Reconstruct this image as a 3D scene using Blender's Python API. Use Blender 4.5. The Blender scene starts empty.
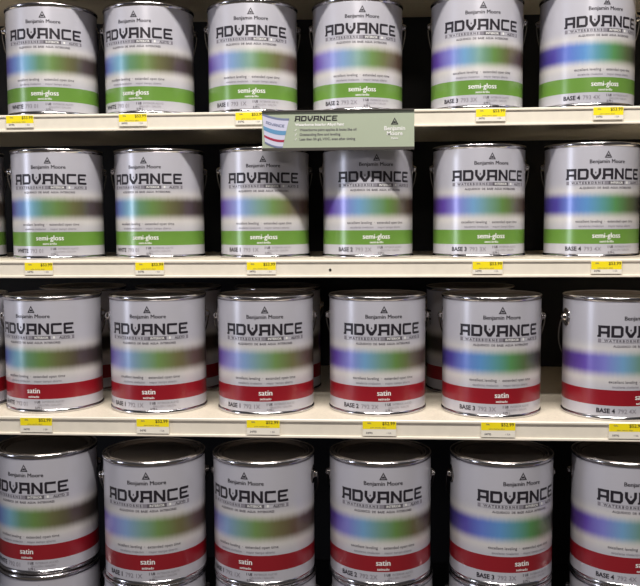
import bpy, bmesh, math
from mathutils import Vector, Matrix
C = bpy.context
SC = C.scene
COL = SC.collection
PI = math.pi
ZO = 0.95                      # height of the camera above the shop floor

# ------------------------------------------------------------ camera
yaw, pitch, roll, FPX = -0.0703, 0.0807, 0.0059, 882.0
f = Vector((math.sin(yaw)*math.cos(pitch), math.cos(yaw)*math.cos(pitch), -math.sin(pitch)))
r = Vector((math.cos(yaw), -math.sin(yaw), 0)); d = f.cross(r)
r2 = r*math.cos(roll) + d*math.sin(roll); d2 = -r*math.sin(roll) + d*math.cos(roll)
cam = bpy.data.objects.new('camera', bpy.data.cameras.new('camera')); COL.objects.link(cam)
M = Matrix(((r2.x, -d2.x, -f.x, 0), (r2.y, -d2.y, -f.y, 0), (r2.z, -d2.z, -f.z, ZO), (0, 0, 0, 1)))
cam.matrix_world = M
cam.data.sensor_width = 36; cam.data.lens = FPX*36/640
cam.data.clip_start = 0.02
SC.camera = cam

# ------------------------------------------------------------ world, light, exposure
w = bpy.data.worlds.new('store_ambient'); SC.world = w; w.use_nodes = True
w.node_tree.nodes['Background'].inputs[0].default_value = (0.93, 0.88, 0.92, 1)
w.node_tree.nodes['Background'].inputs[1].default_value = 0.05
def area(name, loc, target, sx, sy, power, col):
    L = bpy.data.lights.new(name, 'AREA'); L.shape = 'RECTANGLE'; L.size = sx; L.size_y = sy
    L.energy = power; L.color = col
    o = bpy.data.objects.new(name, L); COL.objects.link(o); o.location = loc
    o.rotation_euler = (Vector(target)-Vector(loc)).to_track_quat('-Z', 'Y').to_euler()
    return o
area('ceiling_light_near', (0.05, 0.32, ZO+2.0), (0.05, 1.55, ZO+0.1), 2.0, 0.14, 92, (1.0, 0.95, 0.89))
area('ceiling_light_far', (0.1, -3.2, ZO+1.9), (-0.1, 1.55, ZO), 1.2, 0.5, 20, (1.0, 0.92, 0.88))
area('storefront_window_light', (-5.4, -1.1, ZO+0.15), (-0.1, 1.5, ZO), 0.80, 2.0, 46, (0.80, 0.84, 1.0))
SC.view_settings.view_transform = 'Standard'; SC.view_settings.look = 'None'
SC.view_settings.exposure = 0.0; SC.view_settings.gamma = 1.0
SC.view_settings.use_curve_mapping = False

# ------------------------------------------------------------ helpers
def lin(c):
    return tuple((v/255/12.92 if v/255 <= 0.04045 else ((v/255+0.055)/1.055)**2.4) for v in c) + (1,)
def mat(name, col, rough=0.5, metal=0.0, noise=0.0, nscale=40, coat=0.0):
    m = bpy.data.materials.new(name); m.use_nodes = True; nt = m.node_tree
    b = nt.nodes['Principled BSDF']
    b.inputs['Roughness'].default_value = rough; b.inputs['Metallic'].default_value = metal
    b.inputs['Coat Weight'].default_value = coat
    if noise:
        tc = nt.nodes.new('ShaderNodeTexCoord'); n = nt.nodes.new('ShaderNodeTexNoise')
        n.inputs['Scale'].default_value = nscale; n.inputs['Detail'].default_value = 5
        nt.links.new(tc.outputs['Object'], n.inputs['Vector'])
        rp = nt.nodes.new('ShaderNodeValToRGB')
        c = lin(col)
        rp.color_ramp.elements[0].position = 0.3; rp.color_ramp.elements[1].position = 0.7
        rp.color_ramp.elements[0].color = tuple(v*(1-noise) for v in c[:3])+(1,)
        rp.color_ramp.elements[1].color = tuple(min(1, v*(1+noise*0.5)) for v in c[:3])+(1,)
        nt.links.new(n.outputs['Fac'], rp.inputs['Fac']); nt.links.new(rp.outputs['Color'], b.inputs['Base Color'])
    else:
        b.inputs['Base Color'].default_value = lin(col)
    return m
def obj(name, bm, mats, parent=None, smooth=False):
    me = bpy.data.meshes.new(name)
    if smooth:
        for fc in bm.faces: fc.smooth = True
    bm.to_mesh(me); bm.free()
    for m in (mats if isinstance(mats, (list, tuple)) else [mats]): me.materials.append(m)
    o = bpy.data.objects.new(name, me); COL.objects.link(o)
    if parent: o.parent = parent
    return o
def tag(o, label=None, cat=None, group=None, kind=None):
    if label: o['label'] = label
    if cat: o['category'] = cat
    if group: o['group'] = group
    if kind: o['kind'] = kind
    return o
def empty(name, loc=(0, 0, 0), rz=0):
    o = bpy.data.objects.new(name, None); COL.objects.link(o); o.location = loc
    o.rotation_euler = (0, 0, rz); o.empty_display_size = 0.02; return o
def copy_tree(o, parent=None):
    c = o.copy(); COL.objects.link(c)
    if parent: c.parent = parent
    for ch in o.children: copy_tree(ch, c)
    return c
def box(bm, x0, x1, y0, y1, z0, z1):
    v = [bm.verts.new(p) for p in ((x0,y0,z0),(x1,y0,z0),(x1,y1,z0),(x0,y1,z0),(x0,y0,z1),(x1,y0,z1),(x1,y1,z1),(x0,y1,z1))]
    for q in ((3,2,1,0),(4,5,6,7),(0,1,5,4),(1,2,6,5),(2,3,7,6),(3,0,4,7)): bm.faces.new([v[i] for i in q])
def extrude_profile(bm, pts, x0, x1):       # closed (y,z) polygon extruded along x
    a = [bm.verts.new((x0, y, z)) for y, z in pts]; b = [bm.verts.new((x1, y, z)) for y, z in pts]
    n = len(pts)
    for i in range(n): bm.faces.new((a[i], a[(i+1) % n], b[(i+1) % n], b[i]))
    bm.faces.new(a[::-1]); bm.faces.new(b)
    bmesh.ops.recalc_face_normals(bm, faces=bm.faces[:])
def lathe(bm, prof, n=96, close_first=False, close_last=False):
    rings = []
    for rr, z in prof:
        if rr < 1e-6: rings.append([bm.verts.new((0, 0, z))])
        else: rings.append([bm.verts.new((rr*math.cos(2*PI*i/n), rr*math.sin(2*PI*i/n), z)) for i in range(n)])
    for A, B in zip(rings, rings[1:]):
        for i in range(n):
            j = (i+1) % n
            if len(A) == 1: bm.faces.new((A[0], B[j], B[i]))
            elif len(B) == 1: bm.faces.new((A[i], A[j], B[0]))
            else: bm.faces.new((A[i], A[j], B[j], B[i]))
    bmesh.ops.recalc_face_normals(bm, faces=bm.faces[:])
def tube(bm, pts, rad, n=8):
    rings = []
    for k, p in enumerate(pts):
        p = Vector(p); t = (Vector(pts[min(k+1, len(pts)-1)])-Vector(pts[max(k-1, 0)])).normalized()
        ref = Vector((0.13, 0.21, 0.97)) if abs(t.z) < 0.9 else Vector((1, 0, 0))
        u = t.cross(ref).normalized(); v = t.cross(u)
        if rings:                     # keep the frame from twisting
            prev = rings[-1][0].co-Vector(pts[k-1]); u = (prev-t*prev.dot(t)).normalized(); v = t.cross(u)
        rings.append([bm.verts.new(p+u*rad*math.cos(2*PI*i/n)+v*rad*math.sin(2*PI*i/n)) for i in range(n)])
    for A, B in zip(rings, rings[1:]):
        for i in range(n): bm.faces.new((A[i], A[(i+1) % n], B[(i+1) % n], B[i]))
    bm.faces.new(rings[0][::-1]); bm.faces.new(rings[-1])
    bmesh.ops.recalc_face_normals(bm, faces=bm.faces[:])

# ------------------------------------------------------------ materials
M_shelf = mat('cream_painted_steel', (232, 222, 203), 0.42, noise=0.10, nscale=260)
M_lip = mat('cream_price_channel', (240, 232, 216), 0.35, noise=0.04, nscale=60)
M_back = mat('dark_gondola_back', (22, 21, 24), 0.7, noise=0.2, nscale=30)
M_floor = mat('grey_shop_floor', (92, 86, 80), 1.0, noise=0.2, nscale=6)
M_floor.node_tree.nodes['Principled BSDF'].inputs['Specular IOR Level'].default_value = 0.1
M_under = mat('grey_brown_shelf_underside', (96, 84, 80), 0.6, noise=0.1, nscale=20)
M_tin = mat('polished_tinplate', (205, 203, 206), 0.17, 1.0)
M_tindull = mat('tinplate_lid', (165, 158, 156), 0.24, 1.0)
M_ear = mat('chromed_ear', (190, 186, 182), 0.13, 1.0)
M_wire = mat('galvanised_wire', (105, 102, 102), 0.35, 1.0)
M_ink = mat('black_ink', (38, 34, 42), 0.4)
M_grey = mat('grey_ink', (100, 96, 104), 0.45)
M_pale = mat('pale_grey_ink', (138, 134, 144), 0.45)
M_white = mat('white_ink', (240, 240, 238), 0.4)
M_yellow = mat('yellow_tag_paper', (255, 232, 20), 0.55, noise=0.05)
M_tagwhite = mat('white_tag_paper', (244, 238, 224), 0.55)
M_sign = mat('sage_green_card', (172, 182, 160), 0.45, noise=0.03, nscale=15)
M_signedge = mat('dark_grey_sign_edge', (70, 66, 62), 0.5)
M_hole = mat('black_hole', (12, 10, 10), 0.8)
M_blue = mat('blue_stripe', (100, 150, 190), 0.4)
M_red2 = mat('crimson_stripe', (165, 45, 75), 0.4)
M_lav = mat('pale_lavender_print', (205, 205, 226), 0.4)
M_shadegrey = mat('grey_blue_print', (120, 128, 160), 0.4)

H = 0.192
RL = 0.0813                     # label radius
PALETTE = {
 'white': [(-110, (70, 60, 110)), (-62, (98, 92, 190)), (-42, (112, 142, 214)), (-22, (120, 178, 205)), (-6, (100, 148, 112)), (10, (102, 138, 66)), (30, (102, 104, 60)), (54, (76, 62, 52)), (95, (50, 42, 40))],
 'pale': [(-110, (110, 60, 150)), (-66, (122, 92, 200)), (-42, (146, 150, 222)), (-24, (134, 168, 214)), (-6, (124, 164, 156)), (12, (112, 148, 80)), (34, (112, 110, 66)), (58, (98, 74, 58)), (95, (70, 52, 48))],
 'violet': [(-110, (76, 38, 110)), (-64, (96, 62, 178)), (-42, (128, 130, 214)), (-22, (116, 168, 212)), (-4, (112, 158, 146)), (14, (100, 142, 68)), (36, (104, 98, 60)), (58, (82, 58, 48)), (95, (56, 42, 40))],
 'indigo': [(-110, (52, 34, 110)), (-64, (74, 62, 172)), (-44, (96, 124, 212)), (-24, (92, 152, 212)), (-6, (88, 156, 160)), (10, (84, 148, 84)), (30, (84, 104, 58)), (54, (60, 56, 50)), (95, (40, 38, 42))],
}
BANDC = {'green': (110, 154, 66), 'red': (152, 24, 38)}
def label_material(pal, band):
    m = bpy.data.materials.new('printed_label_'+pal+'_'+band); m.use_nodes = True; nt = m.node_tree
    N = nt.nodes; Lk = nt.links
    b = N['Principled BSDF']; b.inputs['Roughness'].default_value = 0.30; b.inputs['Metallic'].default_value = 0.12
    b.inputs['Coat Weight'].default_value = 0.9; b.inputs['Coat Roughness'].default_value = 0.22
    tc = N.new('ShaderNodeTexCoord'); sp = N.new('ShaderNodeSeparateXYZ'); Lk.new(tc.outputs['Object'], sp.inputs[0])
    def mth(op, a, bb=None):
        n = N.new('ShaderNodeMath'); n.operation = op
        for i, v in enumerate((a, bb)):
            if v is None: continue
            if isinstance(v, (int, float)): n.inputs[i].default_value = v
            else: Lk.new(v, n.inputs[i])
        return n.outputs[0]
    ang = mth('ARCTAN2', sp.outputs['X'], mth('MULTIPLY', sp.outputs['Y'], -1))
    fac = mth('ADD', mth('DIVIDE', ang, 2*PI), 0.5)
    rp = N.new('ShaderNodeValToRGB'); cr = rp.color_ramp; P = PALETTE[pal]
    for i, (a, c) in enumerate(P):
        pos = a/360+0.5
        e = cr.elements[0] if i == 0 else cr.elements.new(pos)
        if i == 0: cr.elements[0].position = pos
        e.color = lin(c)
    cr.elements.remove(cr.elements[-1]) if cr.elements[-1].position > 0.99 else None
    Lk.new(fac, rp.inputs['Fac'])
    def sstep(src, a, bb):
        n = N.new('ShaderNodeMapRange'); n.interpolation_type = 'SMOOTHSTEP'
        Lk.new(src, n.inputs['Value']); n.inputs['From Min'].default_value = a; n.inputs['From Max'].default_value = bb
        return n.outputs['Result']
    # fine vertical streaks in the printed spectrum
    nz = N.new('ShaderNodeTexNoise'); nz.inputs['Scale'].default_value = 1.0
    cv = N.new('ShaderNodeCombineXYZ'); Lk.new(mth('MULTIPLY', ang, 22), cv.inputs[0])
    Lk.new(mth('MULTIPLY', sp.outputs['Z'], 12), cv.inputs[1]); Lk.new(cv.outputs[0], nz.inputs['Vector'])
    z = mth('ADD', sp.outputs['Z'], mth('MULTIPLY', mth('SUBTRACT', nz.outputs['Fac'], 0.5), 0.003))
    band = mth('MULTIPLY', sstep(z, 0.063, 0.081), mth('SUBTRACT', 1, sstep(z, 0.097, 0.114)))
    glow = mth('MULTIPLY', sstep(z, 0.045, 0.075), mth('SUBTRACT', 1, sstep(z, 0.100, 0.128)))
    def mix(fc, a, bb):
        n = N.new('ShaderNodeMix'); n.data_type = 'RGBA'
        if isinstance(fc, float): n.inputs['Factor'].default_value = fc
        else: Lk.new(fc, n.inputs['Factor'])
        for i, v in ((6, a), (7, bb)):
            if isinstance(v, tuple): n.inputs[i].default_value = v
            else: Lk.new(v, n.inputs[i])
        return n.outputs[2]
    base = mix(glow, lin((198, 197, 207)), lin((230, 226, 221)))
    c = mix(mth('MULTIPLY', band, 0.97), base, rp.outputs['Color'])
    br = N.new('ShaderNodeMix'); br.data_type = 'RGBA'; br.blend_type = 'MULTIPLY'
    stripe = mth('MULTIPLY', mth('GREATER_THAN', sp.outputs['Z'], 0.0235), mth('LESS_THAN', sp.outputs['Z'], 0.0485-0.0005))
    c = mix(stripe, c, lin(BANDC[band_name[0]]))
    Lk.new(c, b.inputs['Base Color'])
    return m
band_name = ['green']

# ------------------------------------------------------------ lettering
font_cache = {}
def text_polys(s, size, bold=0.0, xs=1.0):
    key = (s, size, bold, xs)
    if key in font_cache: return font_cache[key]
    cu = bpy.data.curves.new('txt', 'FONT'); cu.body = s; cu.size = size; cu.offset = bold; cu.resolution_u = 2
    cu.align_x = 'CENTER'
    o = bpy.data.objects.new('txt', cu); COL.objects.link(o)
    C.view_layer.update()
    me = bpy.data.meshes.new_from_object(o.evaluated_get(C.evaluated_depsgraph_get()))
    polys = [[(me.vertices[i].co.x*xs, me.vertices[i].co.y) for i in p.vertices] for p in me.polygons]
    bpy.data.objects.remove(o); bpy.data.curves.remove(cu); bpy.data.meshes.remove(me)
    font_cache[key] = polys; return polys
# squared display capitals on a 6 x 6 grid
def rect(x0, y0, x1, y1): return [(x0, y0), (x1, y0), (x1, y1), (x0, y1)]
GL = {
 'A': [[(0,0),(1.5,0),(1.5,5.2),(0,5.2)], rect(1.2,4.7,4.6,6), rect(1.2,1.8,4.6,3.0), [(4.6,0),(6.1,0),(6.1,6),(4.6,6)], rect(-.5,0,0,1.0), [(0,5.2),(1.2,4.7),(1.2,6),(-.2,6)]],
 'D': [rect(-.2,0,1.35,6), rect(1.25,4.7,4.6,6), rect(1.25,0,4.6,1.3), [(4.6,4.9),(4.6,4.75),(6.1,4.9),(5.0,6),(4.6,6)], rect(4.6,1.2,6.1,4.9), [(4.6,0),(5.0,0),(6.1,1.2),(4.6,1.2),(4.6,1.1)]],
 'V': [[(0,3.0),(1.5,3.2),(1.5,6),(0,6)], [(0,3.0),(2.1,0),(3,0),(3,1.7),(1.5,3.2)], [(3,0),(3.9,0),(6,3.0),(4.5,3.2),(3,1.7)], [(6,3.0),(6,6),(4.5,6),(4.5,3.2)], [(2.5,3.4),(3.5,3.4),(3,4.5)]],
 'N': [rect(0,0,1.45,6), [(1.25,6),(1.25,4.1),(4.75,0),(4.75,1.9)], rect(4.6,0,6.05,6), rect(-.2,0,0,1)],
 'C': [rect(0,0.4,1.3,5.6), rect(0.4,4.8,6,6), rect(0.4,0,6,1.2)],
 'E': [rect(0,0.4,1.3,5.6), rect(0.4,4.8,5.8,6), rect(0.4,0,6,1.2), rect(1.15,2.45,5.0,3.55)],
}
def advance_polys(width, height):
    out = []; pitch_ = width/(7*6+6*1.0)
    for k, ch in enumerate('ADVANCE'):
        for poly in GL[ch]:
            out.append([((x+k*7)*pitch_-width/2, y*height/6) for x, y in poly])
    return out
def logo_polys(s):              # small open triangle mark
    return [[(-s/2, 0), (-s/2+s*.16, 0), (0, s*.72), (0, s*.92)], [(s/2, 0), (0, s*.92), (0, s*.72), (s/2-s*.16, 0)],
            [(-s/2, 0), (s/2, 0), (s/2-s*.1, s*.11), (-s/2+s*.1, s*.11)], [(-s*.2, s*.2), (s*.2, s*.2), (s*.1, s*.42), (-s*.1, s*.42)]]
def add_flat(bm, polys, du, dv, mi, layer):
    for p in polys:
        try:
            fc = bm.faces.new([bm.verts.new((x+du, y+dv, layer)) for x, y in p]); fc.material_index = mi
        except ValueError: pass
def lettering(band, base, code):
    """flat lettering: u across, v up, in metres, v measured from the can's bottom"""
    bm = bmesh.new(); mm = 0.001
    add_flat(bm, logo_polys(0.0125), 0, H-0.0262, 1, 0)
    for e in (-.00022, 0, .00022): add_flat(bm, text_polys('Benjamin Moore', 0.0090, 0.0, 1.02), e, H-0.0350, 1, e*.1)
    add_flat(bm, advance_polys(0.1395, 0.0182), 0, H-0.0618, 1, 0)
    # descriptor strip
    def bar(u0, u1, v0, v1, mi): add_flat(bm, [rect(u0*mm, v0*mm, u1*mm, v1*mm)], 0, 0, mi, 0)
    v0, v1 = 192-70.2, 192-64.2
    bar(-70, -65, v0, v1, 4); bar(-64, 70, v0, v0+.4, 4); bar(-64, 70, v1-.4, v1, 4)
    add_flat(bm, text_polys('W A T E R B O R N E', 0.0052, 0.0002, 1.1), -0.034, (v0+1.2)*mm, 3, 0)
    bar(-6, 1, v0, v1, 4); bar(1, 31, v0, v1, 3)
    add_flat(bm, text_polys('INTERIOR', 0.0052, 0.0001, 1.0), 0.016, (v0+1.2)*mm, 2, 0.00006)
    add_flat(bm, text_polys('ALKYD', 0.0052, 0.0002, 1.1), 0.054, (v0+1.2)*mm, 3, 0)
    bar(35, 38, v0+1.2, v1-.8, 2); bar(66, 70, v0, v1, 4)
    add_flat(bm, text_polys('ALQUIDICO  DE  BASE  AGUA  INTERIORES', 0.0046, 0.0001, 1.05), 0, (192-77)*mm, 3, 0)
    # lines under the spectrum
    add_flat(bm, text_polys('excellent leveling  ·  extended open time', 0.0064, 0.00004, 1.0), 0, (192-133)*mm, 3, 0)
    add_flat(bm, text_polys('excelente nivelacion  ·  mayor tiempo abierto', 0.0052, 0.00002, 0.98), 0, (192-140.5)*mm, 4, 0)
    if band == 'red':
        [add_flat(bm, text_polys('satin', 0.0125, 0.0, 1.0), e, (192-158.5)*mm, 2, e*.1) for e in (-.0003, 0, .0003)]
        add_flat(bm, text_polys('satinado', 0.0052, 0.0001, 1.1), 0, (192-166)*mm, 2, 0)
    else:
        [add_flat(bm, text_polys('semi-gloss', 0.0125, 0.0, 0.95), e, (192-158.5)*mm, 2, e*.1) for e in (-.0003, 0, .0003)]
        add_flat(bm, text_polys('semi-brillo', 0.0052, 0.0001, 1.1), 0, (192-166)*mm, 2, 0)
    add_flat(bm, text_polys(base, 0.0098, 0.0003, 1.0), -0.0565, (192-180)*mm, 1, 0)
    add_flat(bm, text_polys(code, 0.0096, 0.0001, 1.0), -0.0235, (192-180)*mm, 4, 0)
    add_flat(bm, text_polys('1 US', 0.0052, 0.0003), 0.006, (192-175)*mm, 3, 0)
    add_flat(bm, text_polys('INTERIOR ALKYD', 0.0046, 0.0), 0.032, (192-174.8)*mm, 4, 0)
    add_flat(bm, text_polys('GALLON / GALON', 0.0046, 0.0), 0.026, (192-180)*mm, 4, 0)
    add_flat(bm, text_polys('3.79 L', 0.0048, 0.0002), 0.008, (192-184.5)*mm, 3, 0)
    return bm
def label_mesh(band, base, code, mats):
    bm = lettering(band, base, code)
    k = -0.112
    while k < 0.112:
        bmesh.ops.bisect_plane(bm, geom=bm.verts[:]+bm.edges[:]+bm.faces[:], plane_co=(k, 0, 0), plane_no=(1, 0, 0), dist=1e-7)
        k += 0.004
    for v in bm.verts:
        u, vv, l = v.co; rr = RL+0.00022+l
        v.co = (rr*math.sin(u/RL), -rr*math.cos(u/RL), vv)
    for fc in bm.faces: fc.smooth = False
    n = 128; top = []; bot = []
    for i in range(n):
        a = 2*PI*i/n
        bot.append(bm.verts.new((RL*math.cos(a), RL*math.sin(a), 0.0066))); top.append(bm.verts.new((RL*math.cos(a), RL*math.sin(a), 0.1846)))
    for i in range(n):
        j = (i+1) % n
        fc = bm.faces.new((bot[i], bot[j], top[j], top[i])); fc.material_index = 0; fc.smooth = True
    # thin returns to the can wall
    for ring, z in ((top, 0.1846), (bot, 0.0066)):
        inn = [bm.verts.new((v.co.x*0.985, v.co.y*0.985, z)) for v in ring]; ring = [bm.verts.new(v.co) for v in ring]
        for i in range(n):
            j = (i+1) % n; fc = bm.faces.new((ring[i], ring[j], inn[j], inn[i])); fc.material_index = 0
    me = bpy.data.meshes.new('label'); bm.to_mesh(me); bm.free()
    for m in mats: me.materials.append(m)
    return me

# ------------------------------------------------------------ paint can
body_prof = [(0,.0035),(.0770,.0035),(.0785,.001),(.0800,0),(.0822,0),(.0830,.0012),(.0831,.0035),(.0822,.0055),(.0810,.0066),
             (.0803,.0072),(.0803,.1840),(.0812,.1856),(.0826,.1868),(.0831,.1888),(.0829,.1908),(.0820,.1919),(.0806,.1920),(.0796,.1912),(.0792,.1895),(.0790,.1850)]
bm = bmesh.new(); lathe(bm, body_prof, 128); body_me = obj('body', bm, M_tin, smooth=True)
lid_prof = [(.0788,.1868),(.0782,.1876),(.0762,.1876),(.0752,.1886),(.0744,.1906),(.0734,.1912),(.0724,.1906),(.0716,.1888),(.0706,.1866),(.0694,.1856),
            (.0676,.1856),(.0662,.1862),(.0652,.1872),(.0640,.1876),(.0630,.1876),(.0,.1876)]
bm = bmesh.new(); lathe(bm, lid_prof, 128); lid_ob = obj('lid', bm, M_tindull, smooth=True)
def ear_bm(side):
    bm = bmesh.new()
    prof = [(0,.0085),(.0022,.0083),(.0042,.0072),(.0054,.0054),(.0058,.0036),(.0066,.0020),(.0090,.0008),(.0118,.0012),(.0140,.0012),(.0152,.0),(.0155,-.004)]
    lathe(bm, prof, 40)
    for v in bm.verts:
        x, y, z = v.co; v.co = (side*(0.0806+z), x*side, H-0.0365+y)
    bmesh.ops.recalc_face_normals(bm, faces=bm.faces[:])
    return bm
ear_obs = [obj('ear', ear_bm(-1), M_ear, smooth=True), obj('ear', ear_bm(1), M_ear, smooth=True)]
def bail_bm():
    bm = bmesh.new(); pts = []
    zz = H-0.0365
    for i in range(49):
        t = PI*i/48; s = math.sin(t)
        pts.append((0.0875*math.cos(t), 0.0885*s, zz-0.098*s))
    pts[0] = (0.0862, 0, zz); pts[-1] = (-0.0862, 0, zz)
    tube(bm, pts, 0.0012, 8); return bm
bail_ob = obj('wire_handle', bail_bm(), M_wire, smooth=True)

protos = {}
def can_proto(pal, band, base, code):
    key = (pal, band, base)
    first = key not in protos
    if first:
        band_name[0] = band
        mk = (pal, band)
        if mk not in label_mats: label_mats[mk] = label_material(pal, band)
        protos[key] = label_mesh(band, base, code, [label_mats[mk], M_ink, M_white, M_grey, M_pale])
    return protos[key]
label_mats = {}
used = [False]
def place_can(x, y, z, phi, pal, band, base, label, group, name='paint_can', ear=0):
    th = math.atan2(-y, -x)+math.radians(phi)+PI/2
    root = empty(name, (x, y, z+ZO), th)
    tag(root, label, 'paint can', group); root.scale = (1, 1, 1.018)
    for src in (body_me, lid_ob, ear_obs[0], ear_obs[1], bail_ob):
        if used[0]: c = src.copy(); COL.objects.link(c)
        else: c = src
        c.parent = root
        if src in ear_obs or src is bail_ob: c.rotation_euler = (0, 0, math.radians(ear-phi))
    used[0] = True
    num = {'WHITE': '01', 'BASE 1': '1X', 'BASE 2': '2X', 'BASE 3': '3X', 'BASE 4': '4X'}[base]
    me = can_proto(pal, band, base, ('792 ' if band == 'red' else '793 ')+num)
    lo = bpy.data.objects.new('label', me); COL.objects.link(lo); lo.parent = root
    return root

# ------------------------------------------------------------ room
bm = bmesh.new(); box(bm, -4, 3.5, -4, 2.3, -0.05, 0); tag(obj('floor', bm, M_floor), kind='structure')
bm = bmesh.new(); box(bm, -1.3, 1.1, 1.93, 1.96, 0.0, 1.75); tag(obj('wall_back', bm, M_back), kind='structure')

# ------------------------------------------------------------ shelves
X0, X1 = -1.16, 0.92
def shelf(ztop, lipy, liptop, lipbot, label):
    """steel shelf: deck, ribbed price channel along the front edge, underside pan"""
    root = empty('shelf', ((X0+X1)/2, lipy, ztop+ZO-0.03)); tag(root, label, 'shelf', 'steel gondola shelves')
    ox, oy, oz = root.location
    def loc(bm):
        bmesh.ops.translate(bm, verts=bm.verts[:], vec=(-ox, -oy, -oz)); return bm
    zt = ztop+ZO; a = liptop+ZO; b = lipbot+ZO
    bm = bmesh.new()
    extrude_profile(bm, [(lipy+.0035, zt-.002), (lipy+.006, zt), (1.925, zt), (1.925, zt-.022), (lipy+.02, zt-.022), (lipy+.02, b+.004), (lipy+.0035, b+.004)], X0, X1)
    obj('deck', loc(bm), M_shelf, root)
    bm = bmesh.new()
    extrude_profile(bm, [(lipy+.0033, a), (lipy+.0010, a-.0002), (lipy, a-.0015), (lipy, a-.0040), (lipy+.0022, a-.0048), (lipy+.0022, b+.0042), (lipy, b+.0035), (lipy-.0002, b+.001), (lipy+.001, b), (lipy+.0033, b)], X0, X1)
    obj('price_channel', loc(bm), M_lip, root)
    return root
shelf(0.454, 1.540, 0.452, 0.421, 'cream steel shelf overhanging the topmost row of cans')
shelf(0.1917, 1.540, 0.1915, 0.1615, 'uppermost cream steel shelf edge in view, carrying the sage green sign')
s2 = shelf(-0.0644, 1.492, -0.0645, -0.0948, 'middle cream shelf edge, below the lower row of green banded cans')
shelf(-0.3164, 1.384, -0.3148, -0.3455, 'lowest cream shelf edge, under the red banded cans standing with space in front')
bm = bmesh.new(); 
import random
vs = []
for s in range(20):
    a = 2*PI*s/20; vs.append(bm.verts.new((-0.0876+.0022*math.cos(a), 1.4941, -0.0817+ZO+.0022*math.sin(a))))
bm.faces.new(vs); ext = bmesh.ops.extrude_face_region(bm, geom=bm.faces[:])
for v in [g for g in ext['geom'] if isinstance(g, bmesh.types.BMVert)]: v.co.y -= 0.0006
bmesh.ops.recalc_face_normals(bm, faces=bm.faces[:])
bmesh.ops.translate(bm, verts=bm.verts[:], vec=(-s2.location.x, -s2.location.y, -s2.location.z))
obj('screw_hole', bm, M_hole, s2)
# base deck the lowest layer of cans stands on
bdz = -0.5627-0.1958
root = empty('base_deck', ((X0+X1)/2, 1.30, 0)); tag(root, 'deep steel base deck under the lowest stacked cans', 'shelf')
bm = bmesh.new(); box(bm, X0-root.location.x, X1-root.location.x, 0, 0.625, bdz+ZO-.03, bdz+ZO); obj('deck', bm, M_back, root)
bm = bmesh.new(); box(bm, X0-root.location.x, X1-root.location.x, 0.02, 0.04, 0, bdz+ZO-.0302); obj('kick_plate', bm, M_under, root)

# ------------------------------------------------------------ cans
FB = ['white', 'white', 'pale', 'violet', 'violet', 'indigo']
rows = [
 dict(z=0.1918, y=1.6335, X=[-0.6095,-0.4296,-0.2366,-0.0444,0.1701,0.3626], dy=[-.0058,.0057,.004,.0071,-.0018,-.0093], phi=[-11,-19,-2,6,7.5,23],
      band='green', base=['WHITE','WHITE','BASE 1','BASE 2','BASE 3','BASE 4'], pal=['white','white','pale','pale','violet','indigo'], where='on the top shelf'),
 dict(z=-0.0643, y=1.6159, X=[-0.5977,-0.4125,-0.2153,-0.0258,0.1741,0.3713], dy=[-.0122,.011,.0089,.0019,-.0002,-.0093], phi=[-11.8,-19.7,-2,11,16,19],
      band='green', base=['WHITE','WHITE','BASE 1','BASE 2','BASE 3','BASE 4'], pal=['white','white','pale','violet','violet','indigo'], where='on the second shelf'),
 dict(z=-0.3163, y=1.491, X=[-0.5724,-0.3864,-0.1987,-0.0078,0.1831,0.382], dy=[.0051,.0031,.0007,.0068,-.0037,-.0119], phi=[-25.8,-12.6,-1,7.7,12.5,33],
      band='red', base=['WHITE','BASE 1','BASE 1','BASE 2','BASE 3','BASE 4'], pal=['white','pale','pale','violet','indigo','violet'], where='on the third shelf'),
 dict(z=-0.5627, y=1.4057, X=[-0.5617,-0.3696,-0.1913,-0.003,0.1916,0.3873], dy=[.0153,-.0173,-.0103,-.0017,.006,.012], phi=[-26.5,-9.8,-22,3.5,24,22],
      band='red', base=['WHITE','BASE 1','BASE 1','BASE 2','BASE 3','BASE 4'], pal=['white','pale','pale','violet','indigo','violet'], where='in the stacked bottom row'),
]
EAR = {(2, 0): -4, (2, 5): 23, (3, 0): -4, (3, 2): -13, (3, 4): 14, (3, 5): 5}
ORD = ['leftmost', 'second from the left', 'third from the left', 'fourth from the left', 'fifth from the left', 'rightmost']
for ri, R_ in enumerate(rows):
    fin = 'semi-gloss' if R_['band'] == 'green' else 'satin'
    for i in range(6):
        lb = '%s-band %s paint can %s, %s %s' % (R_['band'], fin, R_['base'][i], ORD[i], R_['where'])
        place_can(R_['X'][i], R_['y']+R_['dy'][i], R_['z'], R_['phi'][i], R_['pal'][i], R_['band'], R_['base'][i], lb,
                  '%s cans %s' % (fin, R_['where']), ear=EAR.get((ri, i), 0))
# neighbours cut by the left edge of the picture
place_can(-0.7915, 1.612, -0.0643, 5, 'white', 'green', 'WHITE', 'sliver of a green-band paint can at left picture edge, second shelf', 'semi-gloss cans on the second shelf')
place_can(-0.7440, 1.500, -0.3163, -40, 'white', 'red', 'WHITE', 'sliver of a red-band paint can at left picture edge, third shelf', 'satin cans on the third shelf')
# second rank on the third shelf, rims showing over the front cans
for X, base, pal, nm in ((-0.580, 'WHITE', 'white', 'behind the leftmost can'), (-0.392, 'BASE 1', 'pale', 'behind the second can'), (-0.199, 'BASE 1', 'pale', 'behind the third can'), (0.166, 'BASE 3', 'indigo', 'behind the BASE 3 can')):
    place_can(X, 1.676, -0.3163, -110, pal, 'red', base, 'rear paint can on the third shelf, rim showing '+nm, 'rear rank cans on the third shelf')
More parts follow.
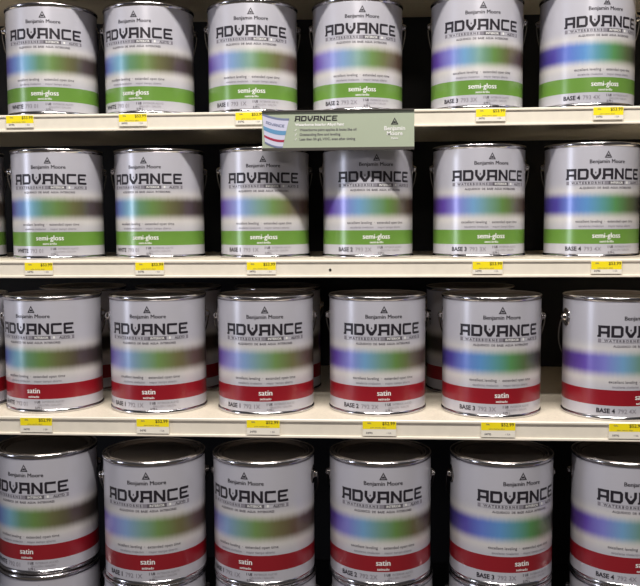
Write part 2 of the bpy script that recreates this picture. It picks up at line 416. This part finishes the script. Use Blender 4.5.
# lowest layer carrying the bottom row
R_ = rows[3]
for i in range(6):
    place_can(R_['X'][i]+(.002, -.002, .002, .003, -.001, .0)[i], R_['y']+R_['dy'][i]-(.006, .002, .003, .004, .004, .002)[i], -0.5627-0.1956, R_['phi'][i]*.5, R_['pal'][i], 'red', R_['base'][i],
              'paint can with only its rim showing, under the %s can of the stacked row' % ORD[i].replace(' from the left', ''), 'lowest layer of satin cans')

# ------------------------------------------------------------ price tags
def tag_mesh(wd, h, yel, price):
    bm = bmesh.new(); box(bm, -wd/2, wd/2, -.0006, .0006, -h, 0)
    for fc in bm.faces: fc.material_index = 0
    def flat(polys, du, dv, mi, off=-.0008):
        for p in polys:
            fc = bm.faces.new([bm.verts.new((x+du, off, y+dv)) for x, y in p]); fc.material_index = mi
    flat([rect(-wd/2+.0002, -yel, wd/2-.0002, -.0002)], 0, 0, 1, -.0007)
    flat(text_polys(price, 0.0074, .0001, 1.0), wd*.27, -.0062, 2)
    flat(text_polys('GAL', 0.0034, .0001, 1.0), -wd*.30, -.0045, 3)
    flat(text_polys('paint interior alkyd', 0.0032, 0, 1.0), -.002, -yel+.0012, 3)
    flat(text_polys('54792', 0.0042, .0001, 1.0), -wd*.30, -h+.0035, 3)
    flat(text_polys('1 EA', 0.0040, 0, 1.0), wd*.28, -h+.0035, 4)
    me = bpy.data.meshes.new('price_tag'); bm.to_mesh(me); bm.free()
    for m in (M_tagwhite, M_yellow, M_ink, M_grey, M_pale): me.materials.append(m)
    return me
bigT = tag_mesh(.0535, .0240, .0128, '$52.99'); smallT = tag_mesh(.0500, .0210, .0135, '$53.99')
def price_tag(me, xc, yl, zt, label):
    o = bpy.data.objects.new('price_tag', me); COL.objects.link(o); o.location = (xc, yl-.0004, zt+ZO)
    tag(o, label, 'price tag', 'yellow price tags')
for xc, dz, nm in ((-.639, -.0014, 'leftmost WHITE can'), (-.4355, -.0010, 'second WHITE can'), (-.229, -.0010, 'third can, beside the sign'), (.185, -.0012, 'fifth can from the left'), (.3815, -.0010, 'rightmost can')):
    price_tag(smallT, xc, 1.540, .1915-.0014, 'small yellow price tag, uppermost shelf edge, below the '+nm)
for xc, nm in ((-.594, 'leftmost WHITE can'), (-.3985, 'second WHITE can'), (-.205, 'third can from the left'), (.1765, 'fifth can from the left'), (.3715, 'rightmost can')):
    price_tag(smallT, xc, 1.492, -.0645-.0035, 'small yellow price tag, second shelf edge, below the '+nm)
for xc, nm in ((-.5635, 'WHITE satin can'), (-.370, 'second satin can'), (-.190, 'third satin can'), (-.004, 'fourth satin can'), (.1825, 'fifth satin can'), (.380, 'rightmost satin can')):
    price_tag(bigT, xc, 1.384, -.3148-.0016, 'yellow and white price tag, third shelf edge, below the '+nm)

# ------------------------------------------------------------ hanging sign
def build_sign():
    yF = 1.510; x0, x1, z1, z0 = -.2035, .0545, .1862+ZO, .1232+ZO
    root = empty('shelf_sign', ((x0+x1)/2, yF, z0)); tag(root, 'sage green card sign with a paint can picture clipped to the upper shelf edge', 'sign')
    wd = x1-x0; hh = z1-z0
    bm = bmesh.new(); box(bm, -wd/2, wd/2, 0, .002, 0, hh)
    obj('card', bm, M_sign, root)
    bm = bmesh.new()
    box(bm, -wd/2, wd/2, -.003, .0045, hh+.0001, hh+.0022); box(bm, -wd/2, wd/2, -.0025, -.0001, -.0002, .0022); box(bm, -wd/2, wd/2, -.0025, .0045, -.0025, -.0003)
    obj('card_holder', bm, M_signedge, root)
    bm = bmesh.new(); box(bm, -wd/2+.02, wd/2-.02, .0021, .0275, hh-.012, hh-.0105); 
    obj('mounting_bracket', bm, M_signedge, root)
    bm = bmesh.new()
    def flat(polys, du, dv, mi, off=-.0004):
        for p in polys:
            fc = bm.faces.new([bm.verts.new((x+du, off, y+dv)) for x, y in p]); fc.material_index = mi
    flat([[(x+y*.12, y) for x, y in p] for p in advance_polys(.072, .0088)], -wd/2+.092, hh-.0160, 0)
    flat(text_polys('Waterborne Interior Alkyd Paint', .0062, .00025, 1.0), -wd/2+.098, hh-.0240, 1)
    for k, s in enumerate(('Waterborne paint applies & looks like oil', 'Outstanding flow and leveling', 'Less than 50 g/L VOC, even after tinting')):
        pl = text_polys(s, .0058, .0001, 1.0); xm = min(x for p in pl for x, y in p)
        flat(pl, -wd/2+.064-xm, hh-.0325-k*.0078, 2)
        flat([[(0, .001), (.0012, 0), (.0016, .0018), (.0004, .002)], [(.0012, 0), (.0036, .0040), (.0028, .0044), (.0010, .0014)]], -wd/2+.0555, hh-.0330-k*.0078, 1)
    flat(logo_polys(.0125), wd/2-.033, hh-.0235, 0)
    flat(text_polys('Benjamin', .0098, .0002, 1.0), wd/2-.033, hh-.0330, 1)
    flat(text_polys('Moore', .0098, .0002, 1.0), wd/2-.033, hh-.0415, 1)
    flat(text_polys('Paints', .0050, .0001, 1.0), wd/2-.033, hh-.0480, 1)
    obj('sign_lettering', bm, [M_ink, M_white, M_grey], root)
    # printed picture of a tilted can
    bm = bmesh.new()
    def T(u, v):                     # u -1..1 across, v 0..1 up, tapering and tilted
        ww = .0150+.0080*v; x = u*ww+.0040*v; z = v*.050 - .0045*u - .0022*(1-u*u)*1.2
        return (-wd/2+.0195+x, z+.0065)
    def strip(v0, v1, mi, off):
        n = 10
        for i in range(n):
            ua, ub = -1+2*i/n, -1+2*(i+1)/n
            fc = bm.faces.new([bm.verts.new((T(u, v)[0], off, T(u, v)[1])) for u, v in ((ua, v0), (ub, v0), (ub, v1), (ua, v1))]); fc.material_index = mi
    strip(0, 1, 0, -.0004)
    strip(.0, .06, 3, -.0006); strip(.2, .28, 2, -.0006); strip(.44, .58, 1, -.0006); strip(.93, 1.0, 3, -.0006)
    for i in range(7): pass
    A = advance_polys(1.5, .09)
    for p in A:
        fc = bm.faces.new([bm.verts.new((T(x, .70+y)[0], -.0007, T(x, .70+y)[1])) for x, y in p]); fc.material_index = 3
    obj('can_picture', bm, [M_lav, M_blue, M_red2, M_shadegrey], root)
build_sign()
